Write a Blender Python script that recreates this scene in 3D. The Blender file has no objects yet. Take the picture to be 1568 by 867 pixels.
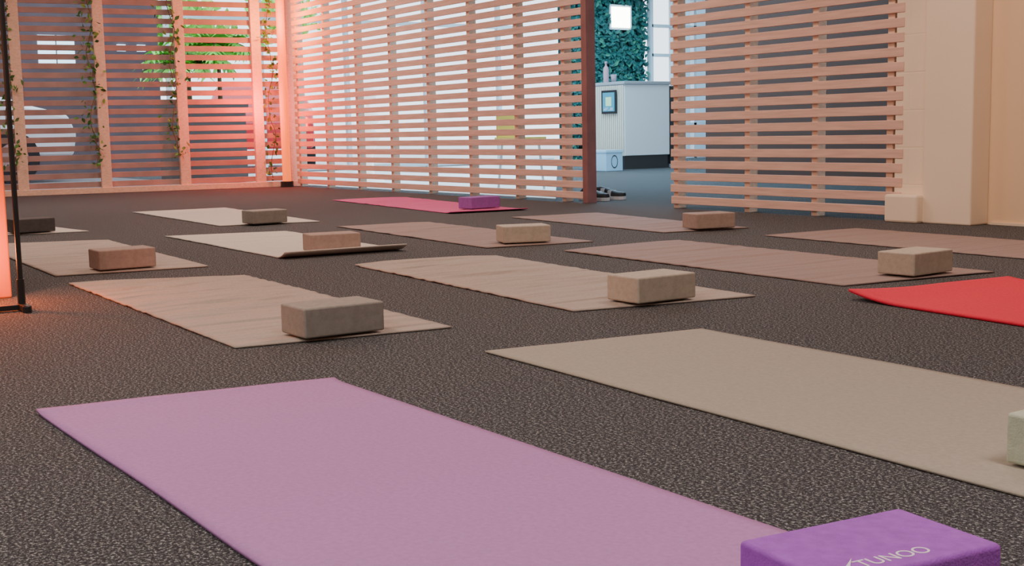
import bpy, bmesh, math, random
from mathutils import Matrix, Vector, noise
random.seed(7)
COL=bpy.context.collection
# ---------------------------------------------------------------- materials
def mat(name,col,rough=.7,metal=0,emit=None,es=0,noise_scale=0,noise_amt=0,bump=0,bump_scale=200,spec=.3,alpha=1,stretch=None,ripple=0):
    m=bpy.data.materials.new(name); m.use_nodes=True; nt=m.node_tree; b=nt.nodes['Principled BSDF']
    b.inputs['Base Color'].default_value=(*col,1); b.inputs['Roughness'].default_value=rough
    b.inputs['Metallic'].default_value=metal; b.inputs['Specular IOR Level'].default_value=spec
    if emit: b.inputs['Emission Color'].default_value=(*emit,1); b.inputs['Emission Strength'].default_value=es
    tc=None
    if noise_scale or bump:
        tc=nt.nodes.new('ShaderNodeTexCoord'); mp=nt.nodes.new('ShaderNodeMapping'); nt.links.new(tc.outputs['Object'],mp.inputs['Vector'])
        if stretch: mp.inputs['Scale'].default_value=stretch
    if noise_scale:
        n=nt.nodes.new('ShaderNodeTexNoise'); n.inputs['Scale'].default_value=noise_scale; n.inputs['Detail'].default_value=4
        nt.links.new(mp.outputs[0],n.inputs['Vector'])
        r=nt.nodes.new('ShaderNodeValToRGB'); r.color_ramp.elements[0].position=.3; r.color_ramp.elements[1].position=.7
        r.color_ramp.elements[0].color=(*[max(0,c*(1-noise_amt)) for c in col],1); r.color_ramp.elements[1].color=(*[min(1,c*(1+noise_amt)) for c in col],1)
        nt.links.new(n.outputs['Fac'],r.inputs['Fac']); nt.links.new(r.outputs['Color'],b.inputs['Base Color'])
    if bump:
        n2=nt.nodes.new('ShaderNodeTexNoise'); n2.inputs['Scale'].default_value=bump_scale; n2.inputs['Detail'].default_value=3
        nt.links.new(mp.outputs[0],n2.inputs['Vector'])
        bp=nt.nodes.new('ShaderNodeBump'); bp.inputs['Strength'].default_value=bump; bp.inputs['Distance'].default_value=.004
        nt.links.new(n2.outputs['Fac'],bp.inputs['Height']); nt.links.new(bp.outputs['Normal'],b.inputs['Normal'])
        if ripple:
            m3=nt.nodes.new('ShaderNodeMapping'); m3.inputs['Scale'].default_value=(13,1.1,1); nt.links.new(tc.outputs['Object'],m3.inputs['Vector'])
            n3=nt.nodes.new('ShaderNodeTexNoise'); n3.inputs['Scale'].default_value=1; n3.inputs['Detail'].default_value=1.5
            nt.links.new(m3.outputs[0],n3.inputs['Vector'])
            b3=nt.nodes.new('ShaderNodeBump'); b3.inputs['Strength'].default_value=1; b3.inputs['Distance'].default_value=ripple
            nt.links.new(n3.outputs['Fac'],b3.inputs['Height']); nt.links.new(b3.outputs['Normal'],bp.inputs['Normal'])
    return m
def carpet_mat():
    m=bpy.data.materials.new('carpet'); m.use_nodes=True; nt=m.node_tree; b=nt.nodes['Principled BSDF']
    b.inputs['Roughness'].default_value=.95; b.inputs['Specular IOR Level'].default_value=.1
    tc=nt.nodes.new('ShaderNodeTexCoord'); 
    n=nt.nodes.new('ShaderNodeTexNoise'); n.inputs['Scale'].default_value=175; n.inputs['Detail'].default_value=3; n.inputs['Roughness'].default_value=.85
    nt.links.new(tc.outputs['Object'],n.inputs['Vector'])
    r=nt.nodes.new('ShaderNodeValToRGB'); e=r.color_ramp.elements
    e[0].position=.42; e[0].color=(.028,.028,.033,1); e[1].position=.66; e[1].color=(.44,.44,.43,1)
    x=r.color_ramp.elements.new(.54); x.color=(.072,.070,.077,1)
    nt.links.new(n.outputs['Fac'],r.inputs['Fac'])
    nt.links.new(r.outputs['Color'],b.inputs['Base Color'])
    bp=nt.nodes.new('ShaderNodeBump'); bp.inputs['Strength'].default_value=.2; bp.inputs['Distance'].default_value=.003
    nt.links.new(n.outputs['Fac'],bp.inputs['Height']); nt.links.new(bp.outputs['Normal'],b.inputs['Normal'])
    return m
def brick_mat():
    m=mat('painted_block',(.88,.73,.57),.75,noise_scale=3,noise_amt=.05); nt=m.node_tree; b=nt.nodes['Principled BSDF']
    tc=nt.nodes.new('ShaderNodeTexCoord'); mp=nt.nodes.new('ShaderNodeMapping'); mp.inputs['Rotation'].default_value=(math.radians(90),0,0)
    nt.links.new(tc.outputs['Object'],mp.inputs['Vector'])
    br=nt.nodes.new('ShaderNodeTexBrick'); br.inputs['Scale'].default_value=1; br.inputs['Brick Width'].default_value=.42; br.inputs['Row Height'].default_value=.2
    br.inputs['Mortar Size'].default_value=.005; br.inputs['Mortar Smooth'].default_value=.6
    nt.links.new(mp.outputs[0],br.inputs['Vector'])
    bp=nt.nodes.new('ShaderNodeBump'); bp.inputs['Strength'].default_value=.35; bp.inputs['Distance'].default_value=.004; bp.invert=True
    nt.links.new(br.outputs['Fac'],bp.inputs['Height']); nt.links.new(bp.outputs['Normal'],b.inputs['Normal'])
    return m
M={}
M['carpet']=carpet_mat(); M['brick']=brick_mat()
M['cream']=mat('cream_paint',(.90,.75,.59),.7,noise_scale=1.5,noise_amt=.04)
M['orangewall']=mat('warm_paint',(.90,.66,.44),.7)
M['pine']=mat('pine',(.78,.54,.41),.6,noise_scale=6,noise_amt=.12,stretch=(1,6,12))
M['pineB']=mat('pine_slats',(.74,.48,.40),.6,noise_scale=5,noise_amt=.12,stretch=(1,8,14))
M['pinedark']=mat('stained_post',(.24,.11,.11),.6,noise_scale=6,noise_amt=.15)
M['ceil']=mat('ceiling_paint',(.8,.72,.64),.8)
M['white']=mat('white_laminate',(.74,.80,.86),.4)
M['black']=mat('black_metal',(.02,.02,.022),.4)
M['leaf']=mat('leaf',(.05,.15,.04),.5,noise_scale=20,noise_amt=.5)
M['leafb']=mat('leaf_bright',(.11,.28,.05),.5,noise_scale=12,noise_amt=.5)
M['leafd']=mat('leaf_dark',(.02,.11,.10),.5,noise_scale=12,noise_amt=.5)
M['stem']=mat('stem',(.12,.09,.04),.7)
M['concrete']=mat('pavement',(.62,.64,.66),.9,noise_scale=4,noise_amt=.1)
M['facade']=mat('facade',(.10,.07,.08),.8,noise_scale=2,noise_amt=.15)
M['glass']=mat('pane_sky_glow',(.55,.75,.9),.1,emit=(.62,.85,1),es=1.8)  # emission stands for sky reflected in the panes
# ---------------------------------------------------------------- mesh helpers
def obj(name,me,parent=None):
    o=bpy.data.objects.new(name,me); COL.objects.link(o)
    if parent: o.parent=parent
    return o
def empty(name,loc=(0,0,0),rz=0):
    o=bpy.data.objects.new(name,None); COL.objects.link(o); o.location=loc; o.rotation_euler=(0,0,rz); o.empty_display_size=.1; return o
def addbox(bm,x0,x1,y0,y1,z0,z1,mi=0,T=None):
    vs=[Vector((x,y,z)) for x in (x0,x1) for y in (y0,y1) for z in (z0,z1)]
    if T: vs=[T@v for v in vs]
    v=[bm.verts.new(p) for p in vs]
    for f in ((0,1,3,2),(4,6,7,5),(0,4,5,1),(2,3,7,6),(0,2,6,4),(1,5,7,3)):
        fc=bm.faces.new([v[i] for i in f]); fc.material_index=mi
def done(bm,name,mats,parent=None,bevel=0,seg=2,smooth=False):
    bmesh.ops.recalc_face_normals(bm,faces=bm.faces)
    me=bpy.data.meshes.new(name); bm.to_mesh(me); bm.free()
    for m in mats: me.materials.append(m)
    if smooth:
        for p in me.polygons: p.use_smooth=True
    o=obj(name,me,parent)
    if bevel:
        b=o.modifiers.new('bevel','BEVEL'); b.width=bevel; b.segments=seg; b.limit_method='ANGLE'
    return o
def box(name,x0,x1,y0,y1,z0,z1,m,parent=None,bevel=0):
    bm=bmesh.new(); addbox(bm,x0,x1,y0,y1,z0,z1); return done(bm,name,[m],parent,bevel)
def cyl(bm,p0,p1,r,n=12,mi=0,r2=None):
    p0=Vector(p0);p1=Vector(p1); d=p1-p0; q=d.to_track_quat('Z','Y'); r2=r if r2 is None else r2
    a=[];b=[]
    for i in range(n):
        t=2*math.pi*i/n; c=Vector((math.cos(t),math.sin(t),0))
        a.append(bm.verts.new(p0+q@(c*r))); b.append(bm.verts.new(p1+q@(c*r2)))
    for i in range(n):
        f=bm.faces.new((a[i],a[(i+1)%n],b[(i+1)%n],b[i])); f.material_index=mi
    f=bm.faces.new(a[::-1]); f.material_index=mi
    f=bm.faces.new(b); f.material_index=mi
def lathe(bm,prof,c=(0,0,0),n=20,mi=0):
    rings=[]
    for r,z in prof:
        rings.append([bm.verts.new((c[0]+r*math.cos(2*math.pi*i/n),c[1]+r*math.sin(2*math.pi*i/n),c[2]+z)) for i in range(n)])
    for a,b in zip(rings,rings[1:]):
        for i in range(n):
            f=bm.faces.new((a[i],a[(i+1)%n],b[(i+1)%n],b[i])); f.material_index=mi
    bm.faces.new(rings[0][::-1]).material_index=mi; bm.faces.new(rings[-1]).material_index=mi
def leaf(bm,p,s,mi=0,nrm=None):
    q=Vector((random.gauss(0,1),random.gauss(0,1),random.gauss(0,1))).normalized()
    if nrm is not None: q=(q*.6+nrm).normalized()
    rot=q.to_track_quat('Z','Y')@Matrix.Rotation(random.random()*6.28,3,'Z').to_quaternion()
    pts=[(0,-1,0),(.45,-.3,.12),(.5,.2,.15),(0,1,0),(-.5,.2,.15),(-.45,-.3,.12)]
    v=[bm.verts.new(Vector(p)+rot@(Vector(a)*s)) for a in pts]
    f=bm.faces.new((v[0],v[1],v[2],v[3])); f.material_index=mi
    f=bm.faces.new((v[0],v[3],v[4],v[5])); f.material_index=mi

# ---------------------------------------------------------------- room shell
box('floor',-18,4,-4,16.2,-.1,0,M['carpet'])
box('ceiling',-13.2,4,-4,5.9,2.72,2.82,M['ceil'])
box('wall_south',-13.2,4,-4.1,-4,0,2.8,M['cream'])
box('wall_east',4,4.1,-4.1,5.9,0,2.8,M['cream'])
box('wall_north_block',-4.50,-4.29,5.585,5.70,0,2.72,M['brick'])
box('wall_north',-4.29,-3.99,5.55,5.70,0,2.72,M['cream'],bevel=.008)
box('trim_1',-4.50,-4.285,5.50,5.585,0,.15,M['cream'],bevel=.012)
box('wall_north_recess',-4.2,4,5.70,5.8,0,2.72,M['orangewall'])
box('baseboard_north',-3.97,3.9,5.685,5.70,0,.012,M['cream'])
# reception room beyond
box('wall_reception_back',-10.2,0,9.5,9.6,0,3.2,mat('dark_paint',(.10,.06,.05),.8))
box('ceiling_reception',-17.2,0,5.9,16.2,3.2,3.3,M['ceil'])
box('wall_reception_north',-18,-8,16.1,16.2,0,3.2,mat('blue_paint',(.35,.55,.7),.7))
bm=bmesh.new(); 
lo=[bm.verts.new((x,y,.0)) for x,y in ((-16.9,5.74),(-7.85,5.74),(-16.9,12.4))]; hi=[bm.verts.new((x,y,.008)) for x,y in ((-16.9,5.74),(-7.85,5.74),(-16.9,12.4))]
bm.faces.new(lo); bm.faces.new(hi)
for i in range(3): bm.faces.new((lo[i],lo[(i+1)%3],hi[(i+1)%3],hi[i]))
done(bm,'floor_glare',[mat('pale_glare',(.80,.88,.93),.35)])  # pale wedge: bright sky reflection on the floor, put into its colour
bm=bmesh.new()
for y in [5.9+1.36*i for i in range(6)]:
    addbox(bm,-17.06,-16.98,y-.03,y+.03,0,3.2)
for z in (.05,2.2,3.15):
    addbox(bm,-17.05,-16.99,5.9,12.4,z-.03,z+.03)
done(bm,'window_1',[M['white']])
bm=bmesh.new()
for y in (14.40,14.9,15.4,16.0): addbox(bm,-16.9,-16.8,y-.03,y+.03,0,3.2)
for z in (.02,.6,1.2,1.8,2.3,2.8,3.18): addbox(bm,-16.9,-16.8,14.4,16.0,z-.025,z+.025)
done(bm,'window_2',[M['white']])
bm=bmesh.new(); addbox(bm,-17.1,-16.95,12.6,14.32,0,3.2,1)
for i in range(5600):
    y=random.uniform(12.6,14.32); z=random.uniform(0,3.2)
    if 13.49<y<13.99 and 2.2<z<2.64: continue
    leaf(bm,(-16.9+random.uniform(-.05,.1),y,z),random.uniform(.03,.065),2 if random.random()<.10 else 0,Vector((1,-.5,.3)))
done(bm,'plant_wall',[M['leafd'],mat('plant_backing',(.01,.05,.05),.9),mat('leaf_teal',(.05,.22,.14),.5)])
bm=bmesh.new(); addbox(bm,-16.9,-16.84,13.50,13.98,2.21,2.63,0); addbox(bm,-16.84,-16.83,13.54,13.94,2.25,2.59,1)
done(bm,'wall_light_panel',[M['white'],mat('lit_panel',(1,1,.95),.4,emit=(1,1,.80),es=14)])

# ---------------------------------------------------------------- slatted partitions
def partition(x0,x1,y,studs,pitch=.078,bh=.050,ztop=2.7,post_w=.045,z_first=.03,th=.02,sd=.07):
    bm=bmesh.new(); z=z_first
    while z+bh<ztop:
        d=random.uniform(0,.002)
        addbox(bm,x0+random.uniform(-.004,.004),x1+random.uniform(-.004,.004),y+d,y+th,z,z+bh,0); z+=pitch
    for s in studs: addbox(bm,s-post_w/2,s+post_w/2,y+th,y+th+sd,0,ztop,1)
    return bm
bm=partition(-12.25,-7.285,5.58,[-12.2,-11.55,-10.87,-10.2,-9.52,-8.85,-8.17,-7.55])
addbox(bm,-7.285,-7.225,5.572,5.655,0,2.7,2)
done(bm,'slatted_partition',[M['pineB'],M['pine'],M['pinedark']],bevel=.002,seg=1)
bm=partition(-6.33,-4.45,5.58,[-6.30,-5.64,-5.09,-4.55])
done(bm,'slatted_partition',[M['pineB'],M['pine']],bevel=.002,seg=1)
P0=Vector((-12.33,5.66,0)); ang=math.atan2(-.985,-.17)
TA=Matrix.Translation(P0)@Matrix.Rotation(ang,4,'Z')
bm=bmesh.new()
z=.06
while z<2.66:
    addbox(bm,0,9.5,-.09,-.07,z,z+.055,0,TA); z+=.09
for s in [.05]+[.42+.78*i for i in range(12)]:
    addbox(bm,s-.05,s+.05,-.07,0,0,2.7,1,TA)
addbox(bm,0,9.5,-.1,.02,0,.055,1,TA)
done(bm,'slatted_partition',[mat('pine_dim_lit',(.36,.25,.24),.7,noise_scale=5,noise_amt=.15),M['pine']],bevel=.002,seg=1)  # slat pine darkened: dim light behind the studs is in the colour

def vine(base_s,seed,n=150,zt=2.6,zb=.35,off=.06,spread=.05):
    random.seed(seed); bm=bmesh.new(); k=26; pts=[]
    for i in range(k):
        z=zt-(zt-zb)*i/(k-1)
        pts.append(TA@Vector((base_s+.03*math.sin(i*.9+seed)+random.gauss(0,.008),off+.02*math.sin(i*1.3),z)))
    for a,b in zip(pts,pts[1:]): cyl(bm,a,b,.004,6,1)
    for i in range(n):
        a=random.choice(pts); leaf(bm,a+Vector((random.gauss(0,spread*.5),random.gauss(0,spread),random.gauss(0,.05))),random.uniform(.018,.036),random.choice([0,2]))
    done(bm,'hanging_ivy',[M['leaf'],M['stem'],M['leafb']])
vine(1.29,1,150); vine(2.08,2,190,zb=.3); vine(2.86,3,190,zb=.25); vine(.30,5,170,zb=.1,spread=.035,off=.05); vine(3.6,8,130)
random.seed(11)

def tube(name,loc,z0,z1,col,es,r=.02):
    bm=bmesh.new(); cyl(bm,(0,0,z0),(0,0,z1),r,14,0); cyl(bm,(0,0,0),(0,0,z0),r*1.5,14,1); cyl(bm,(0,0,z1),(0,0,z1+.04),r*1.3,14,1)
    cyl(bm,(0,0,0),(0,0,.015),.07,20,1)
    o=done(bm,name,[mat(name+'_glow',(.7,.16,.04),.5,emit=col,es=es),M['black']]); o.location=loc; return o
tube('led_tube_lamp',(-12.2,5.44,0),.06,2.5,(1,.17,.015),1.4,r=.045)

# ---------------------------------------------------------------- left foreground column + stand
box('wall_west_column',-4.75,-4.47,.60,.965,0,2.72,mat('column_orange_glow',(.62,.17,.05),.7),bevel=.005)  # white column; the orange lamp light on it is put into the colour
bm=bmesh.new()
addbox(bm,-.05,.05,-.05,.05,0,.02,1); lathe(bm,[(.045,.02),(.05,.05),(.042,.10),(.034,.115)],n=20,mi=1); lathe(bm,[(.034,.115),(.03,.12),(.001,.121)],n=20,mi=0)
o=done(bm,'uplight',[mat('uplight_glow',(1,.4,.1),.4,emit=(1,.22,.03),es=20),M['black']]); o.location=(-4.38,.80,0)
bm=bmesh.new()
cyl(bm,(0,0,.02),(0,0,2.05),.0085,12); addbox(bm,-.02,.07,-.012,.012,.004,.022); cyl(bm,(.065,0,0),(.065,0,.02),.014,10)
addbox(bm,-.012,.012,-.45,.02,.004,.02); cyl(bm,(0,-.45,0),(0,-.45,.02),.014,10)
cyl(bm,(0,0,.02),(0,0,.10),.012,12); addbox(bm,-.01,.01,-.9,.01,2.04,2.06)
o=done(bm,'banner_stand',[M['black']],bevel=.001); o.location=(-4.1,.912,0)

# ---------------------------------------------------------------- yoga mats
def mat_yoga(name,c,m,seed,ripple=.0015,curl=None,th=.004,nu=130,nv=30,ripple_f=26):
    bm=bmesh.new(); P=[Vector((x,y,0)) for x,y in c]; g=[]
    for i in range(nu+1):
        row=[]; u=i/nu
        for j in range(nv+1):
            v=j/nv
            p=(P[0]*(1-u)*(1-v)+P[1]*(1-u)*v+P[2]*u*v+P[3]*u*(1-v))
            r=noise.noise(Vector((u*ripple_f,v*.8,seed*3.1)))
            fade=.3+.7*min(1,min(v,1-v)*5); fade*=1-.75*max(0,(u-.45)/.55)
            z=th/2+.0015+max(0,ripple*(r+.3)*1.8)*fade
            p.x+=.004*noise.noise(Vector((v*4,seed,0))); p.y+=.005*noise.noise(Vector((u*4,seed*2,v)))
            if curl:
                for (kind,cu,cv,rad,hh) in curl:
                    if kind=='near': d=max(0,1-(1-u)*1.73/rad)
                    elif kind=='far': d=max(0,1-u*1.73/rad)
                    else: d=max(0,1-math.hypot((u-cu)*1.73,(v-cv)*.61)/rad)
                    z+=hh*d*d
            p.z=z; row.append(bm.verts.new(p))
        g.append(row)
    for i in range(nu):
        for j in range(nv): bm.faces.new((g[i][j],g[i][j+1],g[i+1][j+1],g[i+1][j]))
    o=done(bm,name,[m],smooth=True)
    s=o.modifiers.new('thick','SOLIDIFY'); s.thickness=th; s.offset=0
    return o
def mm(n,c,bs=500,b=.2,rp=0): return mat(n,c,.8,noise_scale=120,noise_amt=.07,bump=b,bump_scale=bs,spec=.25,ripple=rp)
G1=mm('mat_taupe',(.41,.345,.305),rp=.05); G2=mm('mat_grey',(.37,.335,.285)); G3=mm('mat_light',(.60,.55,.50),rp=.02); G4=mm('mat_brown',(.30,.225,.21),rp=.03)
PU=mm('mat_purple',(.46,.22,.485),rp=.004); RE=mm('mat_red',(.76,.028,.07)); PK=mm('mat_pink',(.66,.11,.28),rp=.02)
mat_yoga('yoga_mat',[(-2.50,.57),(-2.41,1.165),(-.78,1.17),(-.80,.575)],PU,1,.0006,[('far',0,0,.05,.004)],th=.006)
mat_yoga('yoga_mat',[(-2.50,1.61),(-2.41,2.23),(-.72,2.17),(-.76,1.54)],G2,2,.0005)
mat_yoga('yoga_mat',[(-4.72,1.22),(-4.51,1.82),(-2.88,1.75),(-2.96,1.16)],G1,3,.007,ripple_f=42)
mat_yoga('yoga_mat',[(-4.53,2.30),(-4.43,2.92),(-2.78,2.80),(-2.90,2.18)],G1,4,.006,ripple_f=42)
mat_yoga('yoga_mat',[(-4.40,3.26),(-4.42,3.95),(-2.67,3.86),(-2.77,3.19)],G4,5,.005,ripple_f=36)
mat_yoga('yoga_mat',[(-6.55,3.22),(-6.42,3.76),(-4.68,3.64),(-4.78,3.10)],G4,6,.005)
mat_yoga('yoga_mat',[(-6.65,2.24),(-6.46,2.86),(-4.95,2.78),(-4.99,2.20)],G3,7,.003,[('near',0,0,.10,.028)])
mat_yoga('yoga_mat',[(-6.39,4.33),(-6.29,4.92),(-4.72,4.70),(-4.82,4.20)],G4,8,.004)
mat_yoga('yoga_mat',[(-9.05,2.82),(-9.0,3.50),(-7.03,3.34),(-7.17,2.75)],G3,9,.003)
mat_yoga('yoga_mat',[(-9.25,4.52),(-9.1,5.12),(-6.92,4.83),(-7.01,4.27)],PK,10,.006,[('near',0,0,.08,.01)])
mat_yoga('yoga_mat',[(-4.32,4.41),(-4.28,5.02),(-2.6,4.93),(-2.64,4.30)],G4,11,.003)
mat_yoga('yoga_mat',[(-6.88,1.33),(-6.63,1.93),(-4.94,1.84),(-5.03,1.25)],G1,12,.004)
mat_yoga('yoga_mat',[(-9.12,1.28),(-9.08,1.84),(-7.39,2.04),(-7.5,1.46)],G3,13,.003)
mat_yoga('yoga_mat',[(-2.55,2.96),(-2.48,3.66),(-.80,3.55),(-.85,2.75)],RE,14,.0004,[('far',0,0,.2,.012),('c',0,0,.25,.012)],th=.008)

# ---------------------------------------------------------------- yoga blocks
def block(cx,cy,rz,m,zb=.012,L=.23,W=.15,H=.078):
    bm=bmesh.new(); addbox(bm,-W/2,W/2,-L/2,L/2,0,H)
    o=done(bm,'yoga_block',[m],smooth=False,bevel=.006,seg=4); o.location=(cx,cy,zb); o.rotation_euler=(0,0,math.radians(rz))
    for p in o.data.polygons: p.use_smooth=True
    w=o.modifiers.new('wn','WEIGHTED_NORMAL'); 
    return o
def fb(n,c): return mat(n,c,.75,noise_scale=60,noise_amt=.10,bump=.3,bump_scale=350,spec=.25)
B1=fb('foam_taupe',(.29,.265,.24)); B2=fb('foam_light',(.47,.415,.345)); B3=fb('foam_pink',(.36,.27,.235)); B4=fb('foam_green',(.50,.55,.44)); B5=fb('foam_dark',(.08,.07,.07))
BP=fb('foam_purple',(.35,.10,.54)); BP2=fb('foam_violet',(.30,.12,.42))
block(-2.985,1.445,0,B1); block(-2.91,2.485,0,B2); block(-2.81,3.605,4,B2); block(-4.86,3.36,-20,B2)
block(-5.135,2.495,-10,B3); block(-4.81,4.50,-12,B3); block(-7.1,3.01,3,B1); block(-7.265,4.66,4,BP2,L=.25)
block(-5.095,1.535,0,B3); block(-7.51,1.75,3,B5); block(-1.052,1.782,0,B4,zb=.010)
pb=block(-.855,1.03,-7,BP,zb=.010)
t=bpy.data.curves.new('lettering','FONT'); t.body='TUNOO'; t.size=.026; t.extrude=.0003; t.align_x='CENTER'
to=bpy.data.objects.new('lettering',t); COL.objects.link(to); to.parent=pb; to.location=(.056,-.012,.0782); to.rotation_euler=(0,0,math.radians(90)); t.materials.append(mat('print_white',(.85,.75,.85),.6))
bm=bmesh.new()
v=[bm.verts.new(p) for p in ((.044,-.094,.0785),(.058,-.080,.0785),(.030,-.052,.0785),(.051,-.081,.0785))]; bm.faces.new(v)
done(bm,'tick_mark',[bpy.data.materials['print_white']],pb)

# ---------------------------------------------------------------- reception counter
rc=empty('reception_counter')
cx,cy=-12.95,10.62
box('body',cx-.72,cx,cy,cy+.78,.18,1.12,M['white'],rc,bevel=.006)
box('plinth',cx-.68,cx-.03,cy+.02,cy+.80,0,.18,M['black'],rc)
box('countertop',cx-.76,cx+.03,cy-.03,cy+.84,1.12,1.16,mat('counter_edge',(.35,.38,.42),.4),rc,bevel=.004)
bm=bmesh.new()
for i in range(17): addbox(bm,cx-.71+i*.042,cx-.71+i*.042+.028,cy-.022,cy,.18,1.11)
done(bm,'battens',[mat('light_batten',(.70,.66,.58),.5)],rc)
box('side_cabinet',cx-.5,cx+.0,cy+.79,cy+.88,.05,1.1,M['black'],rc)
sg=empty('qr_sign'); sg.parent=rc; sg.location=(cx-.27,cy-.04,.74)
box('frame',-.155,.155,-.014,.0,0,.31,M['black'],sg)
bm=bmesh.new(); addbox(bm,-.125,.125,-.018,-.014,.03,.28); addbox(bm,-.06,.06,-.020,-.018,.10,.22,2)
for i in range(9):
    for j in range(3):
        if random.random()<.7: addbox(bm,-.10+i*.022,-.085+i*.022,-.021,-.018,.045+j*.014,.052+j*.014,1)
done(bm,'print',[mat('sign_paper',(.06,.32,.45),.6),M['white'],mat('sign_code',(.6,.9,.5),.6)],sg)
bm=bmesh.new(); lathe(bm,[(.035,0),(.037,.01),(.037,.17),(.03,.2),(.014,.22),(.014,.25),(.018,.25),(.018,.28)]); o=done(bm,'bottle',[mat('bottle_pink',(.55,.35,.42),.4)],smooth=True); o.location=(cx-.45,cy+.05,1.161)
bm=bmesh.new(); lathe(bm,[(.03,0),(.04,.10),(.037,.10),(.028,.01)]); o=done(bm,'cup',[mat('cup_mauve',(.4,.3,.36),.4)],smooth=True); o.location=(cx-.3,cy+.06,1.161)
sb=empty('storage_box',(-12.80,10.18,0),math.radians(-5))
box('carton',-.16,.19,-.13,.13,0,.26,mat('box_blue',(.35,.62,.85),.5),sb,bevel=.006); box('lid',-.17,.20,-.14,.14,.235,.27,mat('box_lid',(.4,.68,.9),.5),sb,bevel=.004)
bm=bmesh.new()
for i in range(20):
    a=i*math.tau/20;b=(i+1)*math.tau/20
    vs=[bm.verts.new((.192,r*.6*math.cos(t),.12+r*math.sin(t))) for r,t in ((.07,a),(.085,a),(.085,b),(.07,b))]; bm.faces.new(vs)
done(bm,'symbol',[M['black']],sb)
bm=bmesh.new(); lathe(bm,[(.16,0),(.16,.02),(.05,.05),(.04,.3),(.09,.42),(.13,.5),(.06,.58),(.13,.68),(.10,.8),(.02,.82),(.02,.86),(.09,.9),(.10,1.0),(.05,1.07)],n=24)
o=done(bm,'white_sculpture',[mat('white_glaze_glow',(.95,.95,.92),.3,emit=(1,1,.95),es=.8)],smooth=True); o.location=(-12.2,6.42,.009)  # not a lamp: slight glow added to the white surface
bm=bmesh.new(); addbox(bm,-.17,.17,-.17,.17,.40,.47,0)
for a in (-1,1):
    for b in (-1,1): cyl(bm,(a*.15,b*.15,0),(a*.12,b*.12,.4),.012,8,1)
addbox(bm,-.17,-.14,-.15,.15,.47,.72,0)
o=done(bm,'chair',[mat('yellow_seat',(1,.80,.2),.5),M['white']],bevel=.005); o.location=(-9.42,6.5,.008)

# ---------------------------------------------------------------- shoes
def shoe(loc,rz):
    e=bmesh.new()
    secs=[(0,.030,.055,.0),(.03,.036,.075,0),(.07,.036,.08,0),(.11,.036,.07,0),(.16,.042,.055,0),(.21,.046,.042,0),(.25,.040,.034,.004),(.275,.02,.024,.008)]
    rings=[]
    for x,w,h,b in secs:
        r=[]
        for k in range(12):
            t=math.pi*k/11
            r.append(e.verts.new((x,w*math.cos(t),.022+b+(h)*math.sin(t)**.7)))
        rings.append(r)
    for a,b in zip(rings,rings[1:]):
        for k in range(11):
            f=e.faces.new((a[k],a[k+1],b[k+1],b[k])); f.material_index=0 if k not in (4,5,6) else 2
    e.faces.new(rings[0]); e.faces.new(rings[-1][::-1])
    lo=[];hi=[]
    out=[(x,w*1.08) for x,w,h,b in secs]+[(x,-w*1.08) for x,w,h,b in reversed(secs)]
    for x,y in out: lo.append(e.verts.new((x,y,0))); hi.append(e.verts.new((x,y,.026)))
    n=len(out)
    for i in range(n): f=e.faces.new((lo[i],lo[(i+1)%n],hi[(i+1)%n],hi[i])); f.material_index=1
    e.faces.new(lo).material_index=1; e.faces.new(hi).material_index=1
    for x in (.09,.15):
        addbox(e,x,x+.025,-.047,.047,.02,.085 if x<.1 else .07,1)
    o=done(e,'shoe',[mat('shoe_black',(.03,.03,.035),.6),mat('shoe_sole',(.6,.6,.62),.6),mat('shoe_tongue',(.2,.2,.24),.7)],bevel=.002); o.location=loc; o.rotation_euler=(0,0,math.radians(rz)); return o
shoe((-7.60,5.80,0),8); shoe((-7.62,5.93,0),22)

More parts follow.
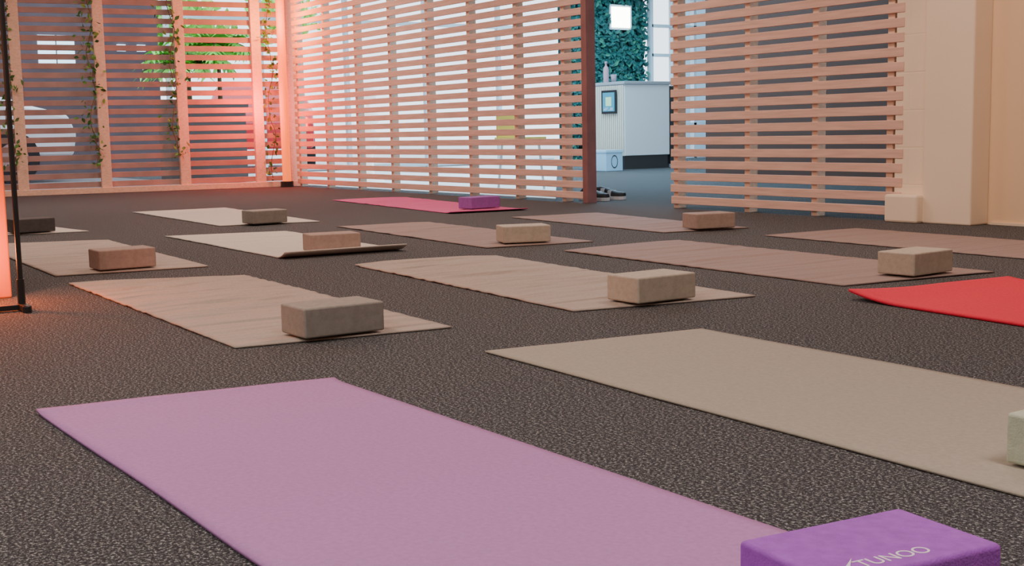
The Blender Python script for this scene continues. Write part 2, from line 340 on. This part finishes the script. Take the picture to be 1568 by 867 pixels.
# ---------------------------------------------------------------- exterior
box('ground_pavement',-60,-18,-30,40,-.12,-.02,M['concrete'])
box('ground_strip',-18,-12.9,-30,-4,-.12,-.02,M['concrete'])
box('ground_paving',-18,-13.4,-4,5.2,.0,.01,mat('dark_paving',(.22,.19,.20),.9))
bm=bmesh.new(); addbox(bm,-23,-19,-12,6.45,-.02,4.2,0)
for y,z,w,h in ((4.68,1.86,.24,.19),(4.95,1.86,.24,.19),(4.68,1.64,.24,.19),(4.95,1.64,.24,.19),(5.82,1.84,.12,.1),(6.12,1.84,.12,.1),(3.2,2.2,.6,.5),(3.9,2.4,.3,.3),(1.5,1.6,.7,.7)):
    addbox(bm,-19,-18.95,y,y+w,z,z+h,1)
done(bm,'neighbouring_building',[M['facade'],M['glass']])
def car(name,loc,rz,col):
    p=empty(name,loc,rz)
    bm=bmesh.new()
    prof=[(-2.1,.35),(-2.15,.75),(-1.95,.95),(-1.35,1.02),(-.75,1.42),(.75,1.45),(1.45,1.0),(2.05,.85),(2.15,.6),(2.1,.32)]
    L=[bm.verts.new((x,-.85 if z<1.1 else -.7,z)) for x,z in prof]; Rr=[bm.verts.new((x,.85 if z<1.1 else .7,z)) for x,z in prof]
    n=len(prof)
    for i in range(n): bm.faces.new((L[i],L[(i+1)%n],Rr[(i+1)%n],Rr[i]))
    bm.faces.new(L[::-1]); bm.faces.new(Rr)
    done(bm,'body',[mat('car_paint',col,.25,spec=.6)],p,bevel=.06,seg=3)
    bm=bmesh.new()
    for s in (-1,1):
        v=[bm.verts.new((x,s*y,z)) for x,y,z in ((-1.1,.83,1.06),(-.72,.735,1.36),(.7,.735,1.39),(1.25,.83,1.06))]; bm.faces.new(v)
    done(bm,'side_glass',[M['black']],p)
    bm=bmesh.new()
    for x in (-1.35,1.35):
        for s in (-1,1): cyl(bm,(x,s*.7,.32),(x,s*.88,.32),.32,20,0); cyl(bm,(x,s*.88,.32),(x,s*.89,.32),.18,16,1)
    done(bm,'wheels',[M['black'],mat('hub',(.5,.5,.5),.3,1)],p)
    bm=bmesh.new()
    for s in (-1,1): addbox(bm,-2.16,-2.06,s*.6-.15,s*.6+.15,.7,.85)
    done(bm,'tail_lights',[mat('tail_red',(.8,.02,.02),.3,emit=(1,.03,.02),es=6)],p)
car('car',(-17.2,2.3,.01),math.radians(90),(.8,.83,.88))
car('car',(-21.0,8.9,-.02),math.radians(157),(.7,.03,.04))
def tree(loc,seed,r,h,n,ls):
    random.seed(seed); bm=bmesh.new(); cyl(bm,(0,0,0),(0,0,h),.10,10,1,.05)
    for k in range(5):
        a=k*1.3; cyl(bm,(0,0,h*.75),(math.cos(a)*r*.6,math.sin(a)*r*.6,h+r*.3),.04,6,1,.015)
    for i in range(n):
        d=Vector((random.gauss(0,1),random.gauss(0,1),random.gauss(0,1))).normalized()*r*random.uniform(.3,1)
        leaf(bm,(d.x,d.y,h+d.z*.8),ls*random.uniform(.7,1.2),random.choice([0,0,2]))
    o=done(bm,'tree',[mat('tree_leaf',(.22,.62,.10),.6,noise_scale=2,noise_amt=.4),M['stem'],mat('tree_leaf_light',(.55,.85,.25),.6)]); o.location=loc
tree((-24.8,8.9,-.02),31,1.1,2.6,1500,.13)
tree((-26.5,11.9,-.02),32,.9,3.3,600,.10)
# planter with palms
bm=bmesh.new(); addbox(bm,-15.6,-15.2,5.25,6.25,0,.95,0); addbox(bm,-15.63,-15.17,5.22,6.28,.90,.97,0); addbox(bm,-15.55,-15.25,5.3,6.2,.96,.975,1)
done(bm,'planter',[mat('planter_dark',(.10,.075,.07),.7),M['stem']],bevel=.004)
def palm(loc,seed,H=1.6,nf=16,Lf=1.3):
    random.seed(seed); bm=bmesh.new(); cyl(bm,(0,0,0),(0,0,H),.03,10,1,.02)
    for k in range(nf):
        a=k*2.4+random.random(); el=random.uniform(.4,1.3); prev=Vector((0,0,H))
        for i in range(10):
            t=(i+1)/10; p=Vector((math.cos(a)*Lf*t*.7,math.sin(a)*Lf*t,H+Lf*(math.sin(el)*t-.6*t*t)))
            cyl(bm,prev,p,.008,5,1)
            d=(p-prev).normalized(); sd=d.cross(Vector((0,0,1))).normalized()
            for s in (-1,1):
                q=p+sd*s*.26*(1-.5*t)+Vector((0,0,-.07))+d*.1
                v=[bm.verts.new(x) for x in (p-d*.045,p+d*.045,q)]; bm.faces.new(v)
            prev=p
    o=done(bm,'palm_plant',[mat('palm_leaf',(.25,.75,.12),.5,noise_scale=5,noise_amt=.4),M['stem']]); o.location=loc
palm((-15.4,5.6,.99),3,.40,24,.62); palm((-15.4,6.0,.99),5,.65,22,.6)

# ---------------------------------------------------------------- lights
def area(name,loc,size,power,col,rot=(0,0,0),sy=None):
    l=bpy.data.lights.new(name,'AREA'); l.energy=power; l.color=col; l.size=size
    if sy: l.shape='RECTANGLE'; l.size_y=sy
    o=bpy.data.objects.new(name,l); COL.objects.link(o); o.location=loc; o.rotation_euler=rot; return o
def overhead_light(x,y,power,col):
    area('overhead_area',(x,y,2.66),1.2,power,col,sy=.6)
for x,y in ((-10.2,2.0),(-10.2,4.2),(-6.6,1.6),(-6.6,4.0),(-3.2,.2),(-3.2,4.0)):
    overhead_light(x,y,42,(1,.77,.62))
overhead_light(.3,1.5,60,(1,.86,.79)); overhead_light(-1.6,-1.8,66,(.92,1,.94))  # greenish one is added, standing in for daylight near the camera
area('reception_fill',(-12,8.5,3.1),2.5,230,(.5,.8,1)); area('reception_fill',(-14.5,12.5,3.1),2.5,260,(.4,.76,1)); area('reception_fill',(-9,7.6,3.1),1.5,110,(.4,.74,1))  # added blue fill lights, brighten the room beyond the doorway
def point(name,loc,power,col,r=.05):
    l=bpy.data.lights.new(name,'POINT'); l.energy=power; l.color=col; l.shadow_soft_size=r
    o=bpy.data.objects.new(name,l); COL.objects.link(o); o.location=loc
point('corner_red_light',(-12.15,5.05,.85),44,(1,.03,.012)); point('corner_orange_light',(-11.95,5.25,1.7),40,(1,.24,.04))
point('uplight_lamp',(-4.30,.80,.17),14,(1,.18,.035),.03)
point('column_light',(-4.20,.45,.8),7,(1,.24,.06),.1)
w=bpy.data.worlds.new('world'); bpy.context.scene.world=w; w.use_nodes=True
bg=w.node_tree.nodes['Background']; bg.inputs[0].default_value=(.74,.89,1,1); bg.inputs[1].default_value=3.2

# ---------------------------------------------------------------- camera
cd=bpy.data.cameras.new('camera'); cam=bpy.data.objects.new('camera',cd); COL.objects.link(cam)
cd.sensor_width=36; cd.lens=36*1917/1568; cd.clip_start=.05; cd.clip_end=200
cam.matrix_world=Matrix.Translation((0,0,.5278))@Matrix.Rotation(math.radians(55.903),4,'Z')@Matrix.Rotation(math.radians(90-6.891),4,'X')@Matrix.Rotation(math.radians(-1.159),4,'Z')
bpy.context.scene.camera=cam
